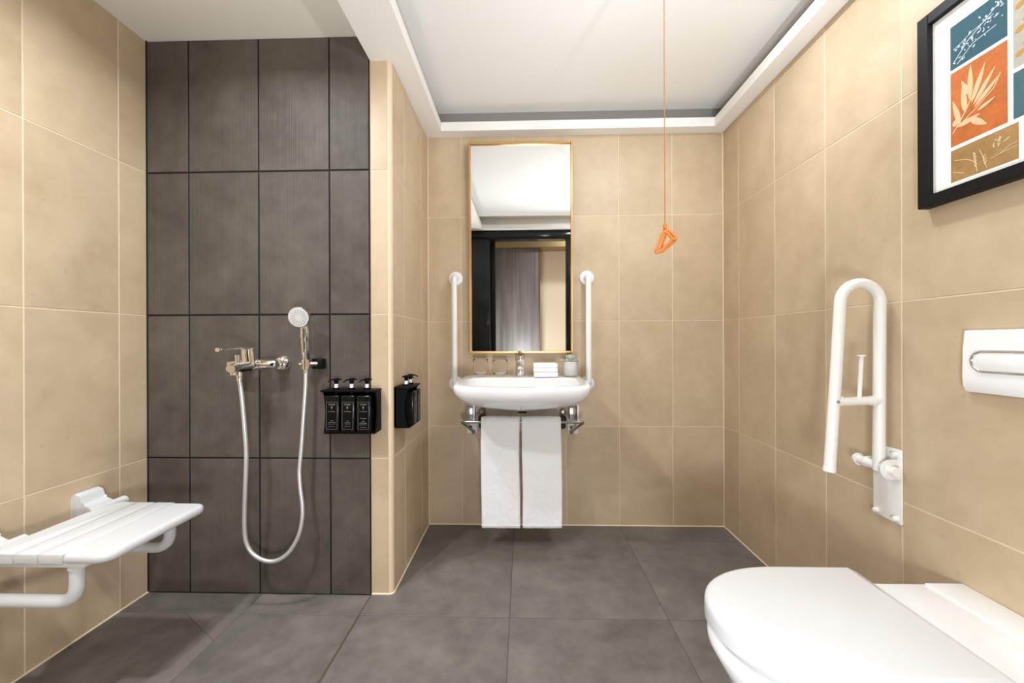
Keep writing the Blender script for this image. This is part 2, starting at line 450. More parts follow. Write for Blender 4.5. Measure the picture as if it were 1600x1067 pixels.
# lobby
HX0, HX1, HY = -.95, 1.35, -1.45
bm = BM(); box(bm, HX0, HX1, HY - .1, HY, 0, 2.6); struct('wall_hall_end', bm, HWALL, smooth=False)
bm = BM(); box(bm, HX0 - .1, HX0, HY, YF - .12, 0, 2.6); struct('wall_hall_left', bm, HWALL, smooth=False)
bm = BM(); box(bm, HX1, HX1 + .1, HY, YF - .12, 0, 2.6); struct('wall_hall_right', bm, HWALL, smooth=False)
bm = BM(); box(bm, HX0, DX0 - .6, YF - .13, YF - .121, 0, 2.6); box(bm, DX1 + .13, HX1, YF - .13, YF - .121, 0, 2.6); struct('wall_hall_near', bm, HWALL, smooth=False)
bm = BM(); box(bm, HX0 - .1, HX1 + .1, HY - .1, YF - .12, 2.6, 2.7); struct('ceiling_hall', bm, HBROWN, smooth=False)
bm = BM(); box(bm, HX0, HX1, HY, HY + .35, 2.255, 2.6); struct('trim_13', bm, HBROWN, smooth=False)

# grey wood wardrobe panel at the lobby end, seen in the mirror
wd = empty('wardrobe', (-.08, HY, 0), 'grey wood veneer wardrobe panel seen in the wall mirror', 'wardrobe')
bm = BM(); box(bm, -.405, .225, HY + .001, HY + .30, 0.0, 2.25, .003); mk('panel', bm, HWOOD, wd)
bm = BM(); box(bm, .225, .245, HY + .001, HY + .302, 0.0, 2.25, .002); mk('edge_strip', bm, plain('brown_edge', (.10, .065, .04), .5), wd)
bm = BM(); box(bm, -.948, -.405, HY + .001, HY + .32, 0.0, 2.25, .003); mk('side_panel', bm, BLACKW, wd)

# ------------------------------------------------------------------ lights
downlight(-.96, 1.06, ZSH, 11, 'recessed white downlight in the shower ceiling, nearer the dark tiled wall', spread=math.radians(155))
downlight(-1.08, .36, ZSH, 19, 'added recessed downlight in the shower ceiling, nearer the door', spread=math.radians(140))  # added out of view to brighten the left wall
UPLIGHTC = (.92, .98, 1.05)  # colour of the added uplights
downlight(.62, 1.40, ZC, 9, 'recessed white downlight in the tray ceiling above the grab rail')
downlight(.76, .45, ZC, 4.5, 'added recessed downlight in the tray ceiling near the door')  # added out of view to lift the walls and floor
def added_globe_lamp(x, y, z, r, strength):
    """added globe on a stand in the lobby, unseen, lighting the room from behind"""
    g = empty('added_globe_light', (x, y, 0), 'added globe lamp in the lobby, unseen, lighting the room through the door', 'floor lamp')
    bm = BM(); bmesh.ops.create_uvsphere(bm, u_segments=32, v_segments=16, radius=r, matrix=Matrix.Translation((x, y, z))); mk('globe', bm, emit('added_globe_glow', LAMPC, strength), g)
    bm = BM(); lathe(bm, [(.13, .0002), (.13, .012), (.015, .02), (.012, .03), (.012, z - r + .004)], (x, y, 0), n=28); mk('stand', bm, BLACKW, g)
added_globe_lamp(.08, -.33, .62, .13, 98)
def uplighter(x, z, aim, power, label):
    """added unseen bowl light on the door wall, brightening the tray ceiling"""
    u = empty('added_uplight', (x, YF, z), label, 'added light', 'added lights on the door wall')
    cx, cy = x, YF + .125
    bm = BM(); lathe(bm, [(.001, -.085), (.030, -.080), (.055, -.055), (.068, -.02), (.072, .0), (.068, .0), (.060, -.03), (.040, -.055), (.001, -.060)], (cx, cy, z), n=32); mk('bowl', bm, WHITEP, u)
    bm = BM(); box(bm, x - .022, x + .022, YF + .0003, cy - .045, z - .066, z - .030, .004); mk('bracket', bm, WHITEP, u)
    src = Vector((cx, cy, z + .002)); d = (Vector(aim) - src).normalized()
    L = bpy.data.lights.new('added_uplight_lamp', 'AREA'); L.shape = 'DISK'; L.size = .10; L.energy = power; L.color = UPLIGHTC; L.spread = math.radians(95)
    o = bpy.data.objects.new('added_uplight_lamp', L); COL.objects.link(o); o.parent = u; o.location = src + d * .012 - W(u)
    o.rotation_euler = d.to_track_quat('-Z', 'Y').to_euler()
uplighter(.87, 1.42, (.30, 1.50, ZC), 7.8, 'added bowl uplight on the door wall at the toilet side')
uplighter(-.70, 1.42, (.10, 1.50, ZC), 1.4, 'added bowl uplight on the door wall at the shower side')
downlight(.80, -.85, 2.6, 14, 'recessed white downlight in the brown lobby ceiling')

# ------------------------------------------------------------------ mirror
MT = .0175                                  # leans forward a little on its hanger
mx0, mx1, mz0, mz1 = -.303, .282, .985, 2.168
mir = empty('wall_mirror', ((mx0 + mx1) / 2, 2.262, mz0), 'tall rectangular mirror in a thin brass frame above the washbasin', 'mirror')
fw = .012
for x0, x1, z0, z1 in ((mx0, mx0 + fw, mz0, mz1), (mx1 - fw, mx1, mz0, mz1), (mx0 + fw, mx1 - fw, mz0, mz0 + fw), (mx0 + fw, mx1 - fw, mz1 - fw, mz1)):
    bm = BM(); box(bm, x0, x1, 2.250, 2.282, z0, z1, .0015, 1); mk('frame_bar', bm, BRASS, mir)
bm = BM(); box(bm, mx0 + fw, mx1 - fw, 2.262, 2.268, mz0 + fw, mz1 - fw); mk('mirror_glass', bm, MIRROR, mir, smooth=False)
bm = BM(); box(bm, mx0 + .02, mx1 - .02, 2.269, 2.280, mz0 + .02, mz1 - .02); mk('backing', bm, BLACKW, mir, smooth=False)
mir.rotation_euler.x = MT

# ------------------------------------------------------------------ washbasin
def polar(poly, cen, n):
    """outline sampled at even angles around a centre"""
    out = []; m = len(poly); cx, cy = cen
    for k in range(n):
        a = 2 * math.pi * k / n; dx, dy = math.cos(a), math.sin(a); best = None
        for i in range(m):
            x0, y0 = poly[i][0] - cx, poly[i][1] - cy; x1, y1 = poly[(i + 1) % m][0] - cx, poly[(i + 1) % m][1] - cy
            den = dx * (y1 - y0) - dy * (x1 - x0)
            if abs(den) < 1e-12: continue
            t = (x0 * (y1 - y0) - y0 * (x1 - x0)) / den; s = (x0 * dy - y0 * dx) / den
            if t > 0 and -1e-6 <= s <= 1 + 1e-6 and (best is None or t > best): best = t
        out.append((cx + dx * best, cy + dy * best))
    return out
NB = 128; BX = -.0065; BC = (BX, 1.97)
outer = [(BX + x, y) for x, y in [(p.x, p.y) for p in fillet([(-.326, 2.2855, 0), (.326, 2.2855, 0), (.324, 1.90, 0), (.303, 1.738, 0), (0, 1.712, 0), (-.303, 1.738, 0), (-.324, 1.90, 0)], [.006, .006, .12, .06, .4, .06, .12], 8, True)]]
inner = [(BX + x, y) for x, y in [(p.x, p.y) for p in fillet([(-.275, 2.095, 0), (.275, 2.095, 0), (.262, 1.775, 0), (0, 1.752, 0), (-.262, 1.775, 0)], [.10, .10, .09, .5, .09], 10, True)]]
po, pi_ = polar(outer, BC, NB), polar(inner, BC, NB)
def ztop(x, y):
    d = .853 + (y - 1.72) / .56 * .010
    return d + .006 * (abs(x - BX) / .32) ** 2 * max(0, (1.95 - y) / .25) - .0035 * max(0, (1.85 - y) / .14) * (1 - (abs(x - BX) / .32) ** 2)
rings = []
def lerp(a, b, t): return (a[0] + (b[0] - a[0]) * t, a[1] + (b[1] - a[1]) * t)
for s, dz in ((.10, .118), (.45, .114), (.70, .104), (.84, .088), (.92, .066), (.965, .040), (.99, .016), (1.0, .006)):
    rings.append([(*lerp((BC[0], BC[1] + .02), p, s), ztop(*p) - dz) for p in pi_])
for t, dz in ((.06, .001), (.2, 0), (.5, 0), (.78, 0), (.90, .0015), (.965, .005), (1.0, .012)):
    rings.append([(*lerp(a, b, t), ztop(*lerp(a, b, t)) - dz) for a, b in zip(pi_, po)])
for k in range(1, 15):
    tau = k / 14 * .985
    sx = (1 - tau ** 1.9) ** (1 / 2.6); sy = 1 - .42 * tau ** 2.6
    rings.append([(BX + (p[0] - BX) * sx, 2.2855 - (2.2855 - p[1]) * sy, ztop(*p) - .012 - .128 * tau) for p in po])
basin = empty('washbasin', (BX, 2.2, .72), 'white ceramic wall-hung washbasin between two upright grab bars', 'washbasin')
bm = BM(); loft(bm, rings); mk('bowl', bm, CERAMIC, basin, angle=60)
bm = BM(); lathe(bm, [(.001, .004), (.024, .004), (.030, .001), (.030, -.004)], (BX, 1.99, .742), n=24); mk('drain', bm, CHROME, basin)

# basin tap
DK = .8615
tap = empty('basin_tap', (-.0155, 2.19, DK), 'short chrome single lever tap at the back of the washbasin', 'tap')
bm = BM(); lathe(bm, [(.0275, 0), (.0275, .004), (.0255, .006), (.0248, .075), (.0248, .077)], (-.0155, 2.19, DK), n=28); mk('body', bm, CHROME, tap)
bm = BM(); tube(bm, [(-.0155, 2.185, DK + .048), (-.0155, 2.14, DK + .056), (-.0155, 2.095, DK + .054), (-.0155, 2.082, DK + .050)], [.0165, .0150, .0135, .0125], 18, squash=(.8, 1)); sp = mk('spout', bm, CHROME, tap)
bm = BM(); lathe(bm, [(.0095, 0), (.0095, .008), (.006, .008)], (-.0155, 2.090, DK + .036), n=16); mk('aerator', bm, GREYMET, sp)
bm = BM(); lathe(bm, [(.0240, .0775), (.0252, .080), (.0252, .106), (.0225, .113), (.001, .115)], (-.0155, 2.19, DK), n=28)
mk('cap', bm, CHROME, tap)
bm = BM(); tube(bm, [(-.0155, 2.18, DK + .104), (-.0155, 2.13, DK + .112), (-.0155, 2.100, DK + .116)], [.012, .010, .008], 14, squash=(.45, 1.2)); mk('lever', bm, CHROME, tap)

# tumblers
def tumbler(x, y, r, hgt, label):
    t = empty('tumbler', (x, y, DK - .0003), label, 'glass', 'drinking glasses on the washbasin')
    k = r / .042; H = hgt
    out = [(.001, 0), (.026 * k, 0), (.0285 * k, .003), (.036 * k, .018), (.041 * k, .036), (.042 * k, .050), (.0405 * k, H * .8), (.0385 * k, H), (.0375 * k, H + .0006)]
    inn = [(.0365 * k, H - .001), (.0388 * k, H * .8), (.0402 * k, .050), (.0392 * k, .038), (.034 * k, .022), (.026 * k, .014), (.001, .013)]
    bm = BM(); lathe(bm, out + inn, (x, y, DK - .0003), n=36); mk('glass_wall', bm, GLASS, t, angle=60)
    return t
tumbler(-.231, 2.165, .043, .094, 'clear stemless tumbler at the left end of the washbasin deck')
tumbler(-.124, 2.165, .042, .090, 'clear stemless tumbler nearer the tap on the washbasin deck')

# folded face cloths
def cloth(x0, x1, y0, y1, z0, z1, label, seed, layers):
    c = empty('folded_face_cloth', ((x0 + x1) / 2, (y0 + y1) / 2, z0), label, 'face cloth', 'folded face cloths on the washbasin')
    hh = (z1 - z0) / layers
    for k in range(layers):
        bm = BM(); box(bm, x0, x1, y0, y1, z0 + k * hh + .0002, z0 + (k + 1) * hh - .0002, min(.0058, hh * .47), 4)
        bmesh.ops.subdivide_edges(bm, edges=[e for e in bm.edges if e.calc_length() > .03], cuts=8, use_grid_fill=True)
        for v in bm.verts:
            q = noise.noise_vector((v.co + Vector((seed, k * 3, 0))) * 32) * .0013
            v.co += Vector((q.x, q.y, q.z * .35))
        mk('folded_layer', bm, TERRY, c, angle=80)
cloth(.057, .184, 2.10, 2.215, DK, DK + .0265, 'flat white folded face cloth at the bottom of the two-cloth stack', 1, 1)
cloth(.056, .182, 2.102, 2.213, DK + .0268, DK + .073, 'plump white folded face cloth on top of the two-cloth stack', 5, 2)

# succulent
px, py = .257, 2.165
pl = empty('potted_succulent', (px, py, DK), 'small pale green succulent in a light grey cylindrical pot on the washbasin', 'plant')
bm = BM(); lathe(bm, [(.001, .004), (.031, .004), (.035, .006), (.037, .010), (.0375, .080), (.0355, .081), (.0345, .079), (.0340, .066), (.001, .066)], (px, py, DK), n=36)
pot = mk('pot', bm, POTM, pl)
bm = BM(); lathe(bm, [(.001, 0), (.0335, 0), (.0345, .002), (.0345, .0045), (.001, .0045)], (px, py, DK), n=36); mk('pot_base', bm, plain('pot_base_wood', (.45, .34, .24), .6), pl)
bm = BM(); lathe(bm, [(.0338, .066), (.0335, .072), (.02, .074), (.001, .075)], (px, py, DK), n=24); mk('soil', bm, SOIL, pl)
def leaf(az, el, ln, wd_, base):
    bm = BM(); rings = []
    d = Vector((math.cos(az) * math.cos(el), math.sin(az) * math.cos(el), math.sin(el)))
    sd = Vector((-math.sin(az), math.cos(az), 0)); up = sd.cross(d) * -1
    if up.z < 0: up = -up
    for t, wv in ((0, .35), (.2, .62), (.45, .95), (.65, 1), (.82, .72), (.94, .34), (1, .06)):
        c = Vector(base) + d * ln * t + up * (.10 * ln * t * t)
        rings.append([c + sd * (math.cos(a) * wd_ * wv) + up * (math.sin(a) * wd_ * wv * .34) for a in [2 * math.pi * i / 8 for i in range(8)]])
    loft(bm, rings); mk('leaf', bm, LEAFM, pl, angle=70)
cz = DK + .076
for k in range(7): leaf(k * 2 * math.pi / 7 + .2, .18 + .1 * random.random(), .050 + .010 * random.random(), .0105, (px, py, cz))
for k in range(6): leaf(k * 2 * math.pi / 6 + .6, .72 + .15 * random.random(), .044, .0098, (px, py, cz + .003))
for k in range(5): leaf(k * 2 * math.pi / 5, 1.15, .042, .0085, (px, py, cz + .004))
leaf(-.35, .42, .068, .008, (px, py, cz)); leaf(2.9, .12, .060, .008, (px, py, cz)); leaf(.35, .10, .055, .010, (px, py, cz))

# upright grab bars at the basin
def grab(x, z0, z1, label):
    g = empty('grab_bar', (x, YB, z0), label, 'grab bar', 'upright grab bars beside the mirror')
    yo = YB - .058
    path = fillet([(x, YB - .012, z1), (x, yo, z1), (x, yo, z0), (x, YB - .012, z0)], .040, 8)
    bm = BM(); tube(bm, path, .0162, 20); mk('bar', bm, PLASTIC, g, angle=60)
    for z in (z0, z1):
        bm = BM(); lathe(bm, [(.0405, 0), (.0405, .007), (.036, .011), (.022, .013), (.019, .020), (.001, .020)], (x, YB, z), axis=(0, -1, 0), n=32); mk('flange', bm, PLASTIC, g)
grab(-.3845, .811, 1.412, 'white upright grab bar on the wall to the left of the mirror')
grab(.364, .811, 1.412, 'white upright grab bar on the wall to the right of the mirror')

# wall bracket and steel towel rail under the basin
br = empty('basin_bracket', (BX, YB, .5), 'white wall bracket with steel fittings beneath the washbasin', 'bracket')
bm = BM(); box(bm, -.215, .205, YB - .022, YB - .0002, .545, .70, .004); mk('wall_plate', bm, PLATEM, br)
for x in (-.293, .280):
    bm = BM(); box(bm, x - .030, x + .030, YB - .016, YB - .0002, .525, .69, .003); b_ = mk('end_plate', bm, PLATEM, br)
    bm = BM(); box(bm, x - .026, x + .012, YB - .075, YB - .016, .615, .685, .003); mk('clamp_block', bm, STEEL, b_)
    bm = BM(); box(bm, x + .014, x + .026, YB - .095, YB - .016, .600, .70, .002); mk('clamp_cheek', bm, PLATEM, b_)
    bm = BM(); lathe(bm, [(.011, 0), (.011, .010), (.008, .013), (.001, .013)], (x - .008, YB - .016, .565), axis=(0, -1, 0), n=6); mk('bolt', bm, CHROME, b_)
    s = 1 if x < 0 else -1
    for zz, rr in ((.655, .014), (.612, .020), (.575, .016)):
        bm = BM(); lathe(bm, [(rr, 0), (rr, .018), (rr * .6, .024), (.001, .024)], (x + s * .058, YB - .0225, zz), axis=(0, -1, 0), n=20); mk('knob', bm, RUBBER if zz < .65 else STEEL, br)
for x in (-.13, .10, .125):
    bm = BM(); lathe(bm, [(.010, 0), (.010, .006), (.001, .008)], (x, YB - .022, .672), axis=(0, -1, 0), n=16); mk('screw', bm, STEEL, br)
bm = BM(); box(bm, -.03, .02, YB - .026, YB - .022, .645, .655, .001); mk('slot', bm, RUBBER, br)
RY, RZ = 2.045, .636
rail = empty('towel_rail', (BX, RY, RZ), 'bent brushed steel towel rail under the washbasin', 'towel rail')
bm = BM(); tube(bm, fillet([(-.283, YB - .016, .538), (-.322, RY + .01, RZ), (-.20, RY, RZ + .002), (.19, RY, RZ + .002), (.312, RY + .01, RZ), (.272, YB - .016, .538)], .022, 6), .0072, 14); mk('rod', bm, STEEL, rail)
for x in (-.283, .272):
    bm = BM(); lathe(bm, [(.013, 0), (.013, .004), (.009, .007)], (x, YB - .016, .538), axis=(0, -1, 0), n=16); mk('mount', bm, STEEL, rail)

def towel(x0, x1, zb, zback, label, seed):
    t = empty('hand_towel', ((x0 + x1) / 2, RY, zb), label, 'towel', 'white hand towels on the rail')
    th, rr = .017, .0245
    # centre line of the draped cloth from front hem over the rod to the back hem
    cl = [(RY - rr, zb + (RZ - zb) * k / 70) for k in range(71)]
    cl += [(RY - rr * math.cos(a), RZ + rr * math.sin(a)) for a in [math.pi * k / 12 for k in range(1, 12)]]
    cl += [(RY + rr, RZ - (RZ - zback) * k / 22) for k in range(23)]
    nx = 34; bm = BM(); rings = []
    for i, (y, z) in enumerate(cl):
        a = cl[max(i - 1, 0)]; b = cl[min(i + 1, len(cl) - 1)]
        tx, tz = b[0] - a[0], b[1] - a[1]; l = math.hypot(tx, tz); ny, nz = -tz / l, tx / l
        end = min(i, len(cl) - 1 - i); tt = th * (.55 if end == 0 else .9 if end == 1 else 1)
        ring = []
        def pt(f, s):
            x = x0 + (x1 - x0) * f
            x += .0016 * noise.noise((seed + f * 2, z * 9, y * 9)) + (.0035 * math.sin(z * 7 + seed) * (1 - f if f < .5 else f) * .6)
            bulge = .0034 * noise.noise((seed * 3 + x * 14, z * 14, s * 5)) + .0030 * noise.noise((x * 75, z * 75, seed))
            return Vector((x, y + ny * s * tt / 2 + ny * bulge * (1 if s > 0 else -1), z + nz * s * tt / 2 + nz * bulge))
        for k in range(nx + 1): ring.append(pt(k / nx, 1 if 0 < k < nx else .45))
        for k in range(nx, -1, -1): ring.append(pt(k / nx, -1 if 0 < k < nx else -.45))
        rings.append(ring)
    loft(bm, rings); mk('terry_body', bm, TERRY, t, angle=80)
    bm = BM(); box(bm, x0 + .001, x1 - .001, RY - rr - th / 2 - .0018, RY - rr + th / 2 + .0018, zb + .014, zb + .0165, .0008, 1); mk('hem_stitch', bm, TERRY, t)
    return t
towel(-.2145, -.0185, .107, .30, 'left of the two white terry hand towels hanging below the washbasin', 1.3)
towel(-.0072, .1925, .109, .30, 'right of the two white terry hand towels hanging below the washbasin', 6.1)

# ------------------------------------------------------------------ shower mixer, hose, hand shower
MX, MZ = -1.077, .964
mixer = empty('shower_mixer', (MX, YSD, MZ), 'chrome single lever shower mixer on the dark tiled wall', 'mixer tap')
for x in (MX + .075, MX - .075):
    bm = BM(); lathe(bm, [(.0345, 0), (.0345, .003), (.033, .010), (.028, .020), (.020, .027), (.017, .028)], (x, YSD, MZ), axis=(0, -1, 0), n=32); mk('escutcheon', bm, CHROME, mixer)
    bm = BM(); lathe(bm, [(.012, .02), (.012, .052), (.018, .052), (.018, .072), (.014, .074)], (x, YSD, MZ), axis=(0, -1, 0), n=6 if x > MX else 20); mk('union_nut', bm, CHROME, mixer)
BYm = YSD - .078
bm = BM(); tube(bm, [(MX - .098, BYm, MZ), (MX - .094, BYm, MZ), (MX - .05, BYm, MZ), (MX, BYm - .01, MZ), (MX + .05, BYm, MZ), (MX + .094, BYm, MZ), (MX + .098, BYm, MZ)], [.014, .017, .020, .025, .020, .017, .014], 24); mk('body', bm, CHROME, mixer, angle=60)
bm = BM(); lathe(bm, [(.027, -.005), (.0275, .020), (.0265, .022), (.0265, .052), (.025, .064), (.020, .068), (.001, .069)], (MX, BYm - .018, MZ), axis=(0, -.12, 1), n=28); mk('cartridge', bm, CHROME, mixer)
bm = BM(); tube(bm, [(MX, BYm - .02, MZ + .061), (MX, BYm - .08, MZ + .068), (MX, BYm - .14, MZ + .066), (MX, BYm - .178, MZ + .063)], [.014, .011, .010, .010], 14, squash=(.55, 1.2)); lv = mk('lever', bm, CHROME, mixer, angle=60)
bm = BM(); tube(bm, [(MX, BYm - .165, MZ + .0625), (MX, BYm - .185, MZ + .0615)], .0095, 14, squash=(.75, 1)); mk('lever_tip', bm, CHROME, lv)
bm = BM(); tube(bm, [(MX, BYm, MZ - .002), (MX, BYm - .05, MZ - .004), (MX, BYm - .095, MZ - .006), (MX, BYm - .122, MZ - .010)], [.023, .021, .019, .017], 20, squash=(.85, 1.05)); spm = mk('spout', bm, CHROME, mixer, angle=60)
bm = BM(); lathe(bm, [(.0125, 0), (.0125, .014), (.010, .014)], (MX, BYm - .105, MZ - .034), n=18); mk('aerator', bm, CHROME, spm)
bm = BM(); box(bm, MX - .020, MX + .020, BYm - .088, BYm - .030, MZ - .0235, MZ - .013, .004); mk('painted_reflection', bm, BLACKG, mixer)  # black block standing in for a dark reflection in the chrome
bm = BM(); lathe(bm, [(.0085, 0), (.0085, .016), (.0095, .017), (.0095, .030), (.001, .031)], (MX, BYm - .085, MZ + .010), n=18); mk('diverter_knob', bm, CHROME, mixer)
HYm = BYm - .075
bm = BM(); lathe(bm, [(.009, 0), (.009, -.010), (.0125, -.011), (.0125, -.026), (.0105, -.028), (.0105, -.042), (.0085, -.044)], (MX, HYm, MZ - .016), n=18); mk('hose_nut', bm, CHROME, mixer)

hz = [(376, 588), (378, 620), (382.5, 670), (385, 715), (383, 770), (382, 820), (385, 848), (396, 866), (415, 876), (434, 875), (452, 862), (466, 838), (472, 812), (472.5, 790), (469, 760), (468, 735), (471, 700), (474.5, 650), (477.5, 605), (478, 577)]
hp = []
HOLDY = YSD - .055
for i, (u, v) in enumerate(hz):
    t = i / (len(hz) - 1); y = HYm + (HOLDY - HYm) * t
    if i == 0: hp.append(Vector((MX, HYm, MZ - .058)))
    else: hp.append(at(u, v, y))
fine = crom(hp, 12)
ln = [0]
for a, b in zip(fine, fine[1:]): ln.append(ln[-1] + (b - a).length)
pts, rad = [], []; step = .0026; n_ = int(ln[-1] / step); j = 0
for k in range(n_ + 1):
    d = k * step
    while j < len(ln) - 2 and ln[j + 1] < d: j += 1
    f = (d - ln[j]) / max(1e-9, ln[j + 1] - ln[j]); pts.append(fine[j].lerp(fine[j + 1], min(1, f))); rad.append(.0086 if k % 2 else .0072)
hose = empty('shower_hose', hp[0], 'ribbed silver shower hose looping down the dark tiled wall', 'hose')
bm = BM(); tube(bm, pts, rad, 12); mk('ribbed_tube', bm, HOSEM, hose, angle=80)
bm = BM(); e_ = fine[-1]; tube(bm, [e_ + Vector((0, 0, -.012)), e_ + Vector((0, 0, .012))], .0105, 16); mk('end_cone', bm, CHROME, hose)

# wall holder
hx, hzz = -.838, .9625
hold = empty('shower_holder', (hx, YSD, hzz), 'chrome wall holder with a black block carrying the hand shower', 'holder')
bm = BM(); box(bm, hx - .026, hx + .020, YSD - .034, YSD - .0003, hzz - .021, hzz + .021, .004); mk('block', bm, BLACKG, hold)
grip = at(478, 568, HOLDY)
bm = BM(); tube(bm, [(hx - .008, YSD - .03, hzz), Vector((grip.x + .012, HOLDY + .004, hzz))], .012, 16); mk('arm', bm, CHROME, hold)
bm = BM(); lathe(bm, [(.0172, -.018), (.0172, .018), (.0135, .018), (.0135, -.018)], (grip.x, HOLDY, hzz), n=24, cap0=False, cap1=False)
bm.faces.ensure_lookup_table()
mk('cradle', bm, CHROME, hold)
bm = BM(); lathe(bm, [(.008, 0), (.008, .010), (.006, .012)], (grip.x - .016, HOLDY, hzz), axis=(-1, -.2, 0), n=16); mk('side_knob', bm, CHROME, hold)
# hand shower: handle rising from the cradle, round head facing the room
hs = empty('hand_shower', (grip.x, HOLDY, hzz - .02), 'chrome hand shower with a round spray head in the wall holder', 'hand shower')
top = at(476, 512, HOLDY - .035)
bm = BM(); tube(bm, crom([(grip.x, HOLDY, hzz - .022), (grip.x, HOLDY, hzz + .012), Vector((grip.x, HOLDY, hzz)).lerp(top, .35), Vector((grip.x, HOLDY, hzz)).lerp(top, .75), top, top + Vector((-.004, -.012, .020))], 5), [.0115] * 5 + [.0140] * 5 + [.0170] * 5 + [.0185] * 5 + [.0180] * 5 + [.014], 20); mk('handle', bm, CHROME, hs, angle=60)
hc = at(467.5, 495.5, HOLDY - .062); ax = Vector((.06, -1, -.12)).normalized()
ax = Vector((.12, -1, -.22)).normalized()
bm = BM(); lathe(bm, [(.010, -.036), (.024, -.030), (.036, -.018), (.0405, -.006), (.0415, 0), (.040, .004), (.036, .005)], hc, axis=ax, n=40); mk('head_shell', bm, CHROME, hs)
bm = BM(); lathe(bm, [(.0375, .0035), (.0375, .0062), (.012, .0072), (.001, .0072)], hc, axis=ax, n=40)
fp = mk('spray_face', bm, plain('spray_face_grey', (.62, .61, .59), .4), hs)
bm = BM(); u_ = ax.cross(Vector((0, 0, 1))).normalized(); v_ = u_.cross(ax)
for rr, nn in ((.016, 10), (.0225, 14), (.029, 18)):
    for k in range(nn):
        a = 2 * math.pi * (k + .5 * (rr > .02)) / nn
        lathe(bm, [(.0017, .0064), (.0014, .0088), (.0004, .009)], hc + (u_ * math.cos(a) + v_ * math.sin(a)) * rr, axis=ax, n=6)
o = mk('nozzles', bm, GREYMET, fp); o['kind'] = 'stuff'

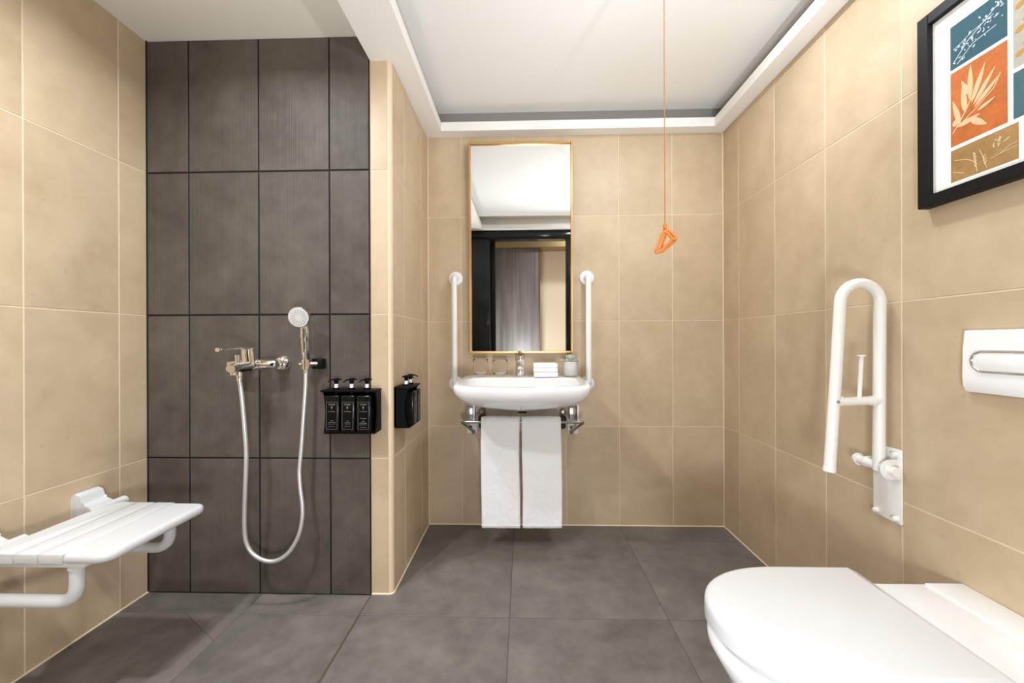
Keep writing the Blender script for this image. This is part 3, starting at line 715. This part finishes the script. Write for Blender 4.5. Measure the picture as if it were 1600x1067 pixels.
# ------------------------------------------------------------------ soap dispensers
def dispenser(name, org, ux, uy, nb, label_rack, labels, tops, cheeks=True):
    """rack built in a local frame: ux along the wall, uy out of the wall, org = lower wall corner of the rack"""
    org = Vector(org); ux = Vector(ux); uy = Vector(uy); uz = Vector((0, 0, 1))
    Mx = Matrix((ux, uy, uz)).transposed().to_4x4(); Mx.translation = org
    def place(bm): bmesh.ops.transform(bm, matrix=Mx, verts=bm.verts); return bm
    bw, gp, bd, bh = .0575, .0055, .052, .148
    wdt = nb * bw + (nb + 1) * gp + .020
    rk = empty('dispenser_rack', org, label_rack, 'rack', 'black bottle racks')
    bm = BM(); box(bm, 0, wdt, .0003, .010, .0, .172, .002); mk('back_plate', place(bm), BLACKP, rk)
    bm = BM(); box(bm, -.004, wdt + .006, .004, .072, .164, .172, .002)
    mk('top_ledge', place(bm), BLACKP, rk)
    bm = BM(); box(bm, .004, wdt - .004, .004, .066, -.004, .003, .002); mk('bottom_shelf', place(bm), BLACKP, rk)
    for x in (.0, wdt - .006) if cheeks else ():
        pts = [(x, .003, 0), (x, .058, .003), (x, .050, .03), (x, .044, .07), (x, .046, .11), (x, .056, .15), (x, .070, .170), (x, .003, .170)]
        bm = BM(); prism(bm, [Vector(p) for p in pts], (.006, 0, 0)); mk('side_cheek', place(bm), BLACKP, rk)
    for k in range(nb):
        x0 = .010 + gp + k * (bw + gp); x1 = x0 + bw; y0, y1 = .0115, .0115 + bd + .016
        bo = org + ux * ((x0 + x1) / 2) + uy * ((y0 + y1) / 2) + uz * .0035
        bt = empty('pump_bottle', bo, labels[k], 'pump bottle', 'black pump bottles')
        bm = BM(); box(bm, x0, x1, y0, y1, .0035, .0035 + bh, .006, 3); body = mk('body', place(bm), BOTTLE, bt)
        # pump: the neck passes through the rack's ledge
        xm, ym = (x0 + x1) / 2, .040
        bm = BM(); lathe(bm, [(.0085, .150), (.0085, .1722), (.0135, .1725), (.0135, .178), (.0115, .179)], (xm, ym, 0), n=18); mk('collar', place(bm), BLACKP, bt)
        bm = BM(); lathe(bm, [(.0075, .179), (.0075, .194), (.007, .194)], (xm, ym, 0), n=16); mk('stem', place(bm), PUMPW, bt)
        bm = BM(); lathe(bm, [(.0078, .194), (.0085, .204), (.011, .211), (.011, .214), (.001, .2155)], (xm, ym, 0), n=16)
        tube(bm, [Vector((xm - .016, ym - .012, .2105)), Vector((xm - .006, ym - .004, .2135)), Vector((xm, ym, .214)), Vector((xm + .012, ym + .016, .2120)), Vector((xm + .020, ym + .028, .2045))], [.004, .0062, .0065, .0050, .0038], 10, squash=(.6, 1)); mk('nozzle', place(bm), BLACKP, bt)
        # printed label: thin outline, emblem, name and small lines
        yl = y1 + .0002
        bm = BM(); fx0, fx1, fz0, fz1, lw = x0 + .0075, x1 - .0075, .018, .126, .0005
        for a in ((fx0, fx1, fz0, fz0 + lw), (fx0, fx1, fz1 - lw, fz1), (fx0, fx0 + lw, fz0, fz1), (fx1 - lw, fx1, fz0, fz1)): box(bm, a[0], a[1], yl - .0004, yl + .0002, a[2], a[3])
        mk('label_outline', place(bm), LABELP, body, smooth=False)
        bm = BM(); prism(bm, [Vector((xm + .0032 * math.sin(2 * math.pi * i / 10) * (1 if i % 2 else .75), yl - .0004, .1045 + .0034 * math.cos(2 * math.pi * i / 10) * (1 if i % 2 else .8))) for i in range(10)], (0, .0007, 0))
        box(bm, xm - .0013, xm + .0013, yl - .0004, yl + .0003, .0985, .1005); mk('emblem', place(bm), LABELP, body, smooth=False)
        base = Mx @ Matrix.Translation((xm, yl, 0)) @ Matrix.Rotation(math.pi, 4, 'Z') @ Matrix.Rotation(math.pi / 2, 4, 'X')
        flip = ux.cross(uy).z
        def line(s, size, z):
            rot = Matrix(((1, 0, 0), (0, 0, 1), (0, 1, 0))).to_4x4()
            # text plane: local x along +-ux so that it reads from the room, local y up
            sx = -1 if flip > 0 else 1
            m4 = Mx @ Matrix.Translation((xm, yl, z)) @ Matrix(((sx, 0, 0, 0), (0, 0, 1, 0), (0, 1, 0, 0), (0, 0, 0, 1)))
            text('lettering', s, size, m4, LABELP, body)
        for s, size, z in tops[k]: line(s, size, z)
    return rk
common = [('THE PERFUMER', .0043, .1175), ('OF LONDON', .0036, .1130), ('Port Damson', .0054, .0885)]
t1 = common + [('refresh', .0050, .0520), ('CONDITIONER', .0042, .0450), ('FOR ALL HAIR TYPES', .0032, .0390), ('300 ML  10 FL OZ', .0032, .0290)]
t2 = common + [('soft', .0050, .0520), ('SHAMPOO', .0046, .0440), ('FOR ALL HAIR', .0032, .0385), ('300 ML  10 FL OZ', .0032, .0290)]
t3 = common + [('refreshment', .0050, .0620), ('and', .0032, .0550), ('HAIR &', .0040, .0480), ('BODY WASH', .0048, .0420), ('FOR ALL SKIN TYPES', .0032, .0360), ('300 ML  10 FL OZ', .0032, .0260)]
dispenser('a', (-.588, YSD - .001, .688), (-1, 0, 0), (0, -1, 0), 3, 'black rack of three pump bottles beside the hand shower',
          ['black pump bottle nearest the beige partition in the three-bottle rack', 'black pump bottle in the middle of the three-bottle rack', 'black pump bottle nearest the hand shower in the three-bottle rack'], [t3, t2, t1])
dispenser('b', (XP, 1.668, .690), (0, 1, 0), (1, 0, 0), 2, 'black rack of two pump bottles on the beige partition side beside the washbasin',
          ['black pump bottle at the near end of the two-bottle rack', 'black pump bottle at the washbasin end of the two-bottle rack'], [t1, t2])

# ------------------------------------------------------------------ folding shower seat
SY = 1.222; SZ = .478
seat = empty('shower_bench', (XL, SY, .33), 'white folding shower bench with a slatted top on the left wall', 'shower bench')
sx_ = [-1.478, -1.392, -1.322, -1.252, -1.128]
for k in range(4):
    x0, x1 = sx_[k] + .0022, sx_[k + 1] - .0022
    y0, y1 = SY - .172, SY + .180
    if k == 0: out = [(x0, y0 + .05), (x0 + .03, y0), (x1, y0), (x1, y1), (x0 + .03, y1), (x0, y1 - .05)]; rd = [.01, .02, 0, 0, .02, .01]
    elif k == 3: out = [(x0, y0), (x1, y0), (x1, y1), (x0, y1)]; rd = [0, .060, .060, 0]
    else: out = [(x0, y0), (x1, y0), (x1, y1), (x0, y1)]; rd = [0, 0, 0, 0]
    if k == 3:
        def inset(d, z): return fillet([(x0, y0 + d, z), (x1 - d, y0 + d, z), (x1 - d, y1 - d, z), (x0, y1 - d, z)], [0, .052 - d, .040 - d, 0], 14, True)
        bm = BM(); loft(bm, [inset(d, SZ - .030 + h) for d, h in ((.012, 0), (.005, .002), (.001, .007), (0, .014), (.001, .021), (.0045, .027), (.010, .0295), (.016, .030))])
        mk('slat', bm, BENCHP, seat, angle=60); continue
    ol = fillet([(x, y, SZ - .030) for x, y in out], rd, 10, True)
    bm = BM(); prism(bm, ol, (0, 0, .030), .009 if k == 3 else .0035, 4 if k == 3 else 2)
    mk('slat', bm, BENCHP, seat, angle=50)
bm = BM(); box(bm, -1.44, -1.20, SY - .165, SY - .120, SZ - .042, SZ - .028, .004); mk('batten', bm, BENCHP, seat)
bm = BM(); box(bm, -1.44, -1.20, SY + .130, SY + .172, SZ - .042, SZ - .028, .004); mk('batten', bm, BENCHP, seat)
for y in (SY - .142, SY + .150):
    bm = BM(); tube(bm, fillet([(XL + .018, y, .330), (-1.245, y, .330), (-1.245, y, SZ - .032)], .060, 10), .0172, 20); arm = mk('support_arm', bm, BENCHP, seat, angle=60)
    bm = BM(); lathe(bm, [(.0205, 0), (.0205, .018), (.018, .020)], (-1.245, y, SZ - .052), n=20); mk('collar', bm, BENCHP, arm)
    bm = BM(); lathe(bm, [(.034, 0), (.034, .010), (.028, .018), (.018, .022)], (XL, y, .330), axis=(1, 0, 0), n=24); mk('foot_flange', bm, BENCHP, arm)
for y in (SY - .128, SY + .172):
    # wall hinge: tall rounded hood over a rounded knuckle
    prof = [(XL + .0003, .400), (XL + .040, .400), (XL + .075, .425), (XL + .088, .450), (XL + .084, .468), (XL + .060, .476), (XL + .038, .486), (XL + .030, .512), (XL + .022, .521), (XL + .0003, .522)]
    bm = BM(); prism(bm, fillet([(x, y - .040, z) for x, z in prof], .010, 4, True), (0, .080, 0), .007, 3); mk('wall_hinge', bm, BENCHP, seat, angle=50)
    bm = BM(); tube(bm, [(XL + .088, y - .062, .462), (XL + .088, y + .062, .462)], .0175, 20); mk('hinge_barrel', bm, BENCHP, seat)

# ------------------------------------------------------------------ drop-down grab rail on the right wall
GY = 1.265
gr = empty('drop_down_rail', (XR, GY, .5), 'white hinged grab rail folded upright on the right wall beside the toilet', 'grab rail')
bm = BM(); box(bm, XR - .007, XR - .0002, 1.221, 1.319, .497, .722, .003); plate = mk('wall_plate', bm, WPOWDER, gr)
for y, z in ((1.236, .706), (1.303, .706), (1.236, .512), (1.303, .512)):
    bm = BM(); lathe(bm, [(.0085, 0), (.0085, .006), (.006, .011), (.001, .0125)], (XR - .007, y, z), axis=(-1, 0, 0), n=18); mk('bolt_cap', bm, WPOWDER, plate)
for y, q in ((1.2265, .030), (1.3075, .017)):
    ol = [(XR - .007, y, .662 + q), (XR - .032, y, .662 + q)] + [(XR - .032 - q * math.sin(a), y, .662 + q * math.cos(a)) for a in [math.pi * k / 10 for k in range(1, 11)]] + [(XR - .007, y, .662 - q)]
    bm = BM(); prism(bm, ol, (0, .005, 0), .001, 1); mk('hinge_cheek', bm, WPOWDER, gr)
HXg, HZg = XR - .034, .662
bm = BM(); lathe(bm, [(.001, -.012), (.013, -.012), (.014, -.010), (.014, .120), (.019, .120), (.019, .128), (.017, .131), (.001, .131)], (HXg, 1.216, HZg), axis=(0, 1, 0), n=24); mk('hinge_pin', bm, WPOWDER, gr)
lo_r = Vector((HXg, GY, HZg)); 
gcx, gcz, grd = 1.0435, 1.166, .0605
path = [Vector((HXg, GY, HZg - .012)), Vector((1.101, GY, .95))] + [Vector((gcx + grd * math.cos(a), GY, gcz + grd * math.sin(a))) for a in [math.pi * k / 20 for k in range(-1, 21)]] + [Vector((.9685, GY, .93)), Vector((.9490, GY, .652))]
bm = BM(); tube(bm, path, .0158, 24); mk('rail', bm, WPOWDER, gr, angle=60)
bm = BM(); tube(bm, [(.9491, GY, .658), (.9482, GY, .645)], .0170, 24); mk('end_cap', bm, PLASTIC, gr)
bm = BM(); tube(bm, [(.966, GY, .860), (.990, GY, .861), (1.04, GY, .863), (1.072, GY, .864), (1.098, GY, .865)], [.0165, .0135, .013, .0135, .0165], 18); cb = mk('cross_bar', bm, WPOWDER, gr)
for x in (.976, 1.086):
    bm = BM(); tube(bm, [(x - .010, GY, .863), (x + .010, GY, .863)], .0155, 18); mk('sleeve', bm, WPOWDER, cb)
bm = BM(); tube(bm, [(1.040, GY, .87), (1.047, GY, 1.002)], .0060, 14); tp = mk('paper_pin', bm, WPOWDER, gr)
bm = BM(); lathe(bm, [(.0115, 0), (.0115, .004), (.001, .0045)], (1.047, GY, 1.001), n=18); mk('pin_cap', bm, WPOWDER, tp)
bm = BM(); lathe(bm, [(.0045, 0), (.0045, .003), (.001, .003)], (.9635, GY - .0165, .862), axis=(-.3, -1, 0), n=10); mk('set_screw', bm, GREYMET, gr)

# ------------------------------------------------------------------ flush plate
fl = empty('flush_plate', (XR, .923, .998), 'white rectangular flush plate with a chrome ringed oval button', 'flush plate')
bm = BM()
pf = [(XR - .0002, .920), (XR - .010, .9205), (XR - .0165, .935), (XR - .017, .96), (XR - .0155, 1.03), (XR - .012, 1.074), (XR - .0002, 1.0755)]
prism(bm, [(x, .800, z) for x, z in pf], (0, .246, 0), .002, 2); mk('plate', bm, plain('glossy_white', (.86, .85, .83), .18), fl, angle=50)
def oval(x, y0, y1, z, r, n=12):
    p = []
    for k in range(n + 1): a = math.pi / 2 + math.pi * k / n; p.append((x, y1 - r - math.cos(a) * r, z + math.sin(a) * r))
    for k in range(n + 1): a = -math.pi / 2 + math.pi * k / n; p.append((x, y0 + r - math.cos(a) * r, z + math.sin(a) * r))
    return p
bm = BM(); ringtube(bm, [Vector(p) for p in oval(XR - .018, .822, 1.024, .998, .0245)], .0036, 10); mk('button_ring', bm, CHROME, fl)
bm = BM(); prism(bm, [Vector(p) for p in oval(XR - .0145, .8245, 1.0215, .998, .022)], (-.0050, 0, 0), .0015, 2); mk('button', bm, plain('glossy_white_button', (.86, .85, .83), .15), fl, angle=50)

# ------------------------------------------------------------------ toilet
TY = .888
def dshape(xf, xb, hw, xm, n=40):
    p = [(xb, TY + hw)]
    for k in range(n + 1):
        a = math.pi / 2 + math.pi * k / n
        e = 2 / 2.15
        ca, sa = math.cos(a), math.sin(a)
        p.append((xm + math.copysign(abs(ca) ** e, ca) * (xm - xf), TY + math.copysign(abs(sa) ** e, sa) * hw))
    p.append((xb, TY - hw)); return p
def ring(z, xf, xb, hw, xm): return [(x, y, z) for x, y in dshape(xf, xb, hw, xm)]
wc = empty('toilet', (XR, TY, .10), 'white wall-hung toilet with its lid closed below the flush plate', 'toilet')
bm = BM(); loft(bm, [ring(.090, .66, XR - .001, .085, .80), ring(.100, .63, XR - .001, .100, .79), ring(.16, .56, XR - .001, .125, .75), ring(.25, .48, XR - .001, .148, .70), ring(.33, .440, XR - .001, .162, .68), ring(.372, .417, XR - .001, .175, .665), ring(.386, .417, XR - .001, .175, .665), ring(.393, .424, XR - .001, .169, .665)])
mk('bowl', bm, CERAMIC, wc, angle=60)
bm = BM(); box(bm, .9025, XR - .001, TY - .174, TY + .174, .36, .420, .003, 2); mk('rear_deck', bm, CERAMIC, wc)
bm = BM(); box(bm, 1.034, XR - .001, TY - .1735, TY + .1735, .40, .4235, .0034, 3); mk('rear_lip', bm, CERAMIC, wc)
bm = BM(); loft(bm, [ring(.394, .448, .880, .148, .675), ring(.397, .445, .882, .151, .675), ring(.420, .445, .882, .151, .675), ring(.4244, .448, .880, .149, .675)]); mk('seat', bm, PLASTIC, wc, angle=50)
bm = BM(); loft(bm, [ring(.4150, .415, .902, .176, .66), ring(.4180, .411, .902, .179, .66), ring(.4215, .411, .900, .180, .66), ring(.445, .411, .870, .180, .66), ring(.455, .413, .850, .179, .66), ring(.4595, .418, .842, .175, .66), ring(.461, .426, .836, .168, .66)]); mk('lid', bm, plain('white_lid', (.70, .70, .70), .22), wc, angle=40)
for y in (TY - .075, TY + .075):
    bm = BM(); tube(bm, [(.870, y - .025, .424), (.870, y + .025, .424)], .008, 16); mk('hinge', bm, PLASTIC, wc)

# ------------------------------------------------------------------ framed picture
PX0 = XR - .030
py0, py1, pz0, pz1 = .735, 1.146, 1.414, 1.937
pic = empty('framed_picture', (XR, (py0 + py1) / 2, pz0), 'black framed botanical print with colour panels on the right wall', 'picture')
fw = .030
for y0, y1, z0, z1 in ((py0, py0 + fw, pz0, pz1), (py1 - fw, py1, pz0, pz1), (py0 + fw, py1 - fw, pz0, pz0 + fw), (py0 + fw, py1 - fw, pz1 - fw, pz1)):
    bm = BM(); box(bm, PX0, XR - .0003, y0, y1, z0, z1, .0015, 1); mk('frame_bar', bm, BLACKW, pic)
xm_ = XR - .016
bm = BM(); box(bm, xm_, XR - .004, py0 + fw, py1 - fw, pz0 + fw, pz1 - fw); mat_b = mk('mat_board', bm, MATB, pic, smooth=False)
xa = xm_ - .0006
def panel(y0, y1, z0, z1, c0, c1, seed):
    bm = BM(); box(bm, xa, xm_, y0, y1, z0, z1)
    return mk('print_panel', bm, stone('print_%d' % seed, c0, c1, rough=(.7, .8), scale=7, fine=90, bump=0, vary=0), mat_b, smooth=False)
def motif(parent, shapes, col, nm):
    bm = BM()
    for i, sh in enumerate(shapes): prism(bm, [Vector((xa - .0001 - .00003 * (i % 17), y, z)) for y, z in sh], (-.0004, 0, 0))
    mk('plant_print', bm, plain(nm, col, .8), parent, smooth=False)
def lshape(y, z, ang, ln_, wd_, n=7):
    """leaf outline starting at (y,z), pointing along ang (0 = up, + = towards the toilet side)"""
    d = (-math.sin(ang), math.cos(ang)); s = (math.cos(ang), math.sin(ang)); a, b = [], []
    for k in range(n + 1):
        t = k / n; wv = wd_ * math.sin(math.pi * t ** .8) ** .9 if 0 < t < 1 else 0.0004
        a.append((y + d[0] * ln_ * t + s[0] * wv, z + d[1] * ln_ * t + s[1] * wv)); b.append((y + d[0] * ln_ * t - s[0] * wv, z + d[1] * ln_ * t - s[1] * wv))
    return a + list(reversed(b))
def stroke(pts, wv=.0012):
    a, b = [], []
    for i, p in enumerate(pts):
        q0 = pts[max(0, i - 1)]; q1 = pts[min(len(pts) - 1, i + 1)]; dx, dz = q1[0] - q0[0], q1[1] - q0[1]; l = math.hypot(dx, dz) or 1
        a.append((p[0] - dz / l * wv, p[1] + dx / l * wv)); b.append((p[0] + dz / l * wv, p[1] - dx / l * wv))
    return a + list(reversed(b))
yl0, yl1 = .949, 1.071                      # left column of the print (near edge, far edge)
pb = panel(yl0, yl1, 1.750, 1.862, (.010, .060, .085), (.020, .095, .125), 1)
pO = panel(yl0, yl1, 1.551, 1.741, (.34, .085, .012), (.66, .17, .018), 2)
pc = panel(.929, yl1, 1.459, 1.541, (.26, .13, .03), (.45, .26, .09), 3)
pf2 = panel(.800, .938, 1.665, 1.862, (.32, .30, .26), (.50, .44, .34), 4)
pg = panel(.800, .938, 1.551, 1.655, (.03, .09, .10), (.05, .13, .15), 5)
pk = panel(.800, .918, 1.459, 1.541, (.40, .12, .02), (.60, .22, .05), 6)
rnd = random.Random(3)
sh = [stroke([(1.064, 1.765), (1.03, 1.80), (.985, 1.826), (.955, 1.845)], .0010), stroke([(1.060, 1.80), (1.02, 1.815), (.975, 1.822)], .0008), stroke([(1.055, 1.757), (1.02, 1.785), (.97, 1.792)], .0009)]
for k in range(70):
    y = rnd.uniform(.958, 1.062); z = 1.762 + (1.066 - y) * .55 + rnd.gauss(0, .014) + .012
    if 1.753 < z < 1.853: sh.append(lshape(min(max(y, .956), 1.063), z, rnd.uniform(-2, 2), rnd.uniform(.003, .008), rnd.uniform(.0008, .0022), 4))
motif(pb, sh, (.50, .56, .60), 'print_pale_blue')
sh = [stroke([(1.066, 1.585), (1.045, 1.612), (1.02, 1.655), (1.003, 1.70)], .0013), stroke([(1.048, 1.600), (1.01, 1.622), (.975, 1.648), (.962, 1.675)], .0011)]
for y, z, a, l, wv in ((1.048, 1.60, -.25, .070, .0062), (1.036, 1.622, -.10, .072, .0068), (1.026, 1.648, .02, .088, .0062), (1.022, 1.64, .35, .085, .0060), (1.018, 1.632, .62, .078, .0056), (1.016, 1.625, .85, .070, .0050), (1.055, 1.596, 1.45, .052, .0065), (1.028, 1.603, 2.30, .052, .0072), (1.062, 1.600, .3, .020, .0070), (1.010, 1.612, 1.25, .040, .004), (1.03, 1.665, -.32, .045, .0055)): sh.append(lshape(y, z, a, l, wv))
motif(pO, sh, (.80, .46, .25), 'print_pale_orange')
sh = [stroke([(1.066, 1.485), (1.04, 1.472)], .0008), stroke([(1.062, 1.513), (1.035, 1.505), (1.015, 1.490), (1.010, 1.463)], .0008), stroke([(.99, 1.464), (1.0, 1.50), (1.006, 1.515)], .0007), stroke([(.983, 1.482), (.955, 1.487), (.931, 1.489)], .0007), stroke([(.965, 1.485), (.945, 1.496), (.931, 1.498)], .0007)]
for k in range(9): sh.append(lshape(1.012 + .002 * (k % 2) + .0004 * k, 1.475 + .004 * k, .5 if k % 2 else -.5, .009, .0014, 4))
for k in range(6): sh.append(lshape(.992 + .0009 * k, 1.472 + .004 * k, .5 if k % 2 else -.5, .008, .0012, 4))
for k in range(16): sh.append(lshape(.966 + rnd.gauss(0, .009), 1.512 + rnd.gauss(0, .006), rnd.uniform(-2, 2), .006, .0013, 4))
motif(pc, sh, (.66, .52, .30), 'print_straw')
sh = []
for k in range(9):
    sh.append(lshape(.934 - .014 * (k % 3), 1.69 + .018 * k, 1.2, .022, .006, 5)); sh.append(lshape(.88 - .014 * (k % 3), 1.68 + .019 * k, 1.5, .020, .005, 5))
motif(pf2, sh, (.45, .24, .05), 'print_brown_leaf')
sh = [lshape(.87, 1.56, a, .06, .005) for a in (-.9, -.5, -.1, .3, .7)]
motif(pg, sh, (.45, .50, .50), 'print_pale_grey')
sh = [lshape(.86, 1.465, a, .05, .004) for a in (-.8, -.3, .2, .7)]
motif(pk, sh, (.78, .50, .28), 'print_peach')
bm = BM(); box(bm, xm_ - .0045, xm_ - .003, py0 + fw - .002, py1 - fw + .002, pz0 + fw - .002, pz1 - fw + .002)

bm.free()

# ------------------------------------------------------------------ emergency pull cord
CY = 1.25
c0 = at(1039, 351, CY); 
pc_ = empty('emergency_cord', (c0.x, CY, ZC), 'orange emergency pull cord hanging from the ceiling with a triangular handle', 'pull cord')
bm = BM(); tube(bm, [(c0.x, CY, ZC - .02), (c0.x, CY, c0.z - .004)], .0015, 8); mk('cord', bm, CORDM, pc_)
bm = BM(); lathe(bm, [(.001, -.030), (.030, -.030), (.040, -.022), (.042, -.001), (.001, -.0002)], (c0.x, CY, ZC), n=28); mk('ceiling_switch', bm, PLASTIC, pc_)
dv = at(1046, 377, CY + .012) - at(1040, 378, CY - .010)
tri = [at(1037.5, 358, CY - .010), at(1052, 374, CY - .010), at(1021.5, 400.5, CY - .010)]
for k in range(2):
    q = [p + dv * k for p in tri]
    bm = BM(); ringtube(bm, fillet(q, [.012, .014, .007], 6, True), .0045, 12); mk('handle_ring', bm, ORANGE, pc_, angle=70)
for p, rr in ((tri[0], .0048), (tri[1], .0056)):
    c_ = sum(tri, Vector()) / 3; q = p.lerp(c_, .16)
    bm = BM(); tube(bm, [q, q + dv], rr, 12); mk('handle_link', bm, ORANGE, pc_)
bm = BM(); lathe(bm, [(.001, -.010), (.005, -.007), (.0062, 0), (.005, .006), (.001, .008)], c0 + Vector((0, 0, -.004)), n=14)
ringtube(bm, [c0 + Vector((.004 * math.cos(a), .003 * math.sin(a * 2), -.010 + .006 * math.sin(a))) for a in [2 * math.pi * k / 16 for k in range(16)]], .0022, 8); mk('knot', bm, ORANGE, pc_)
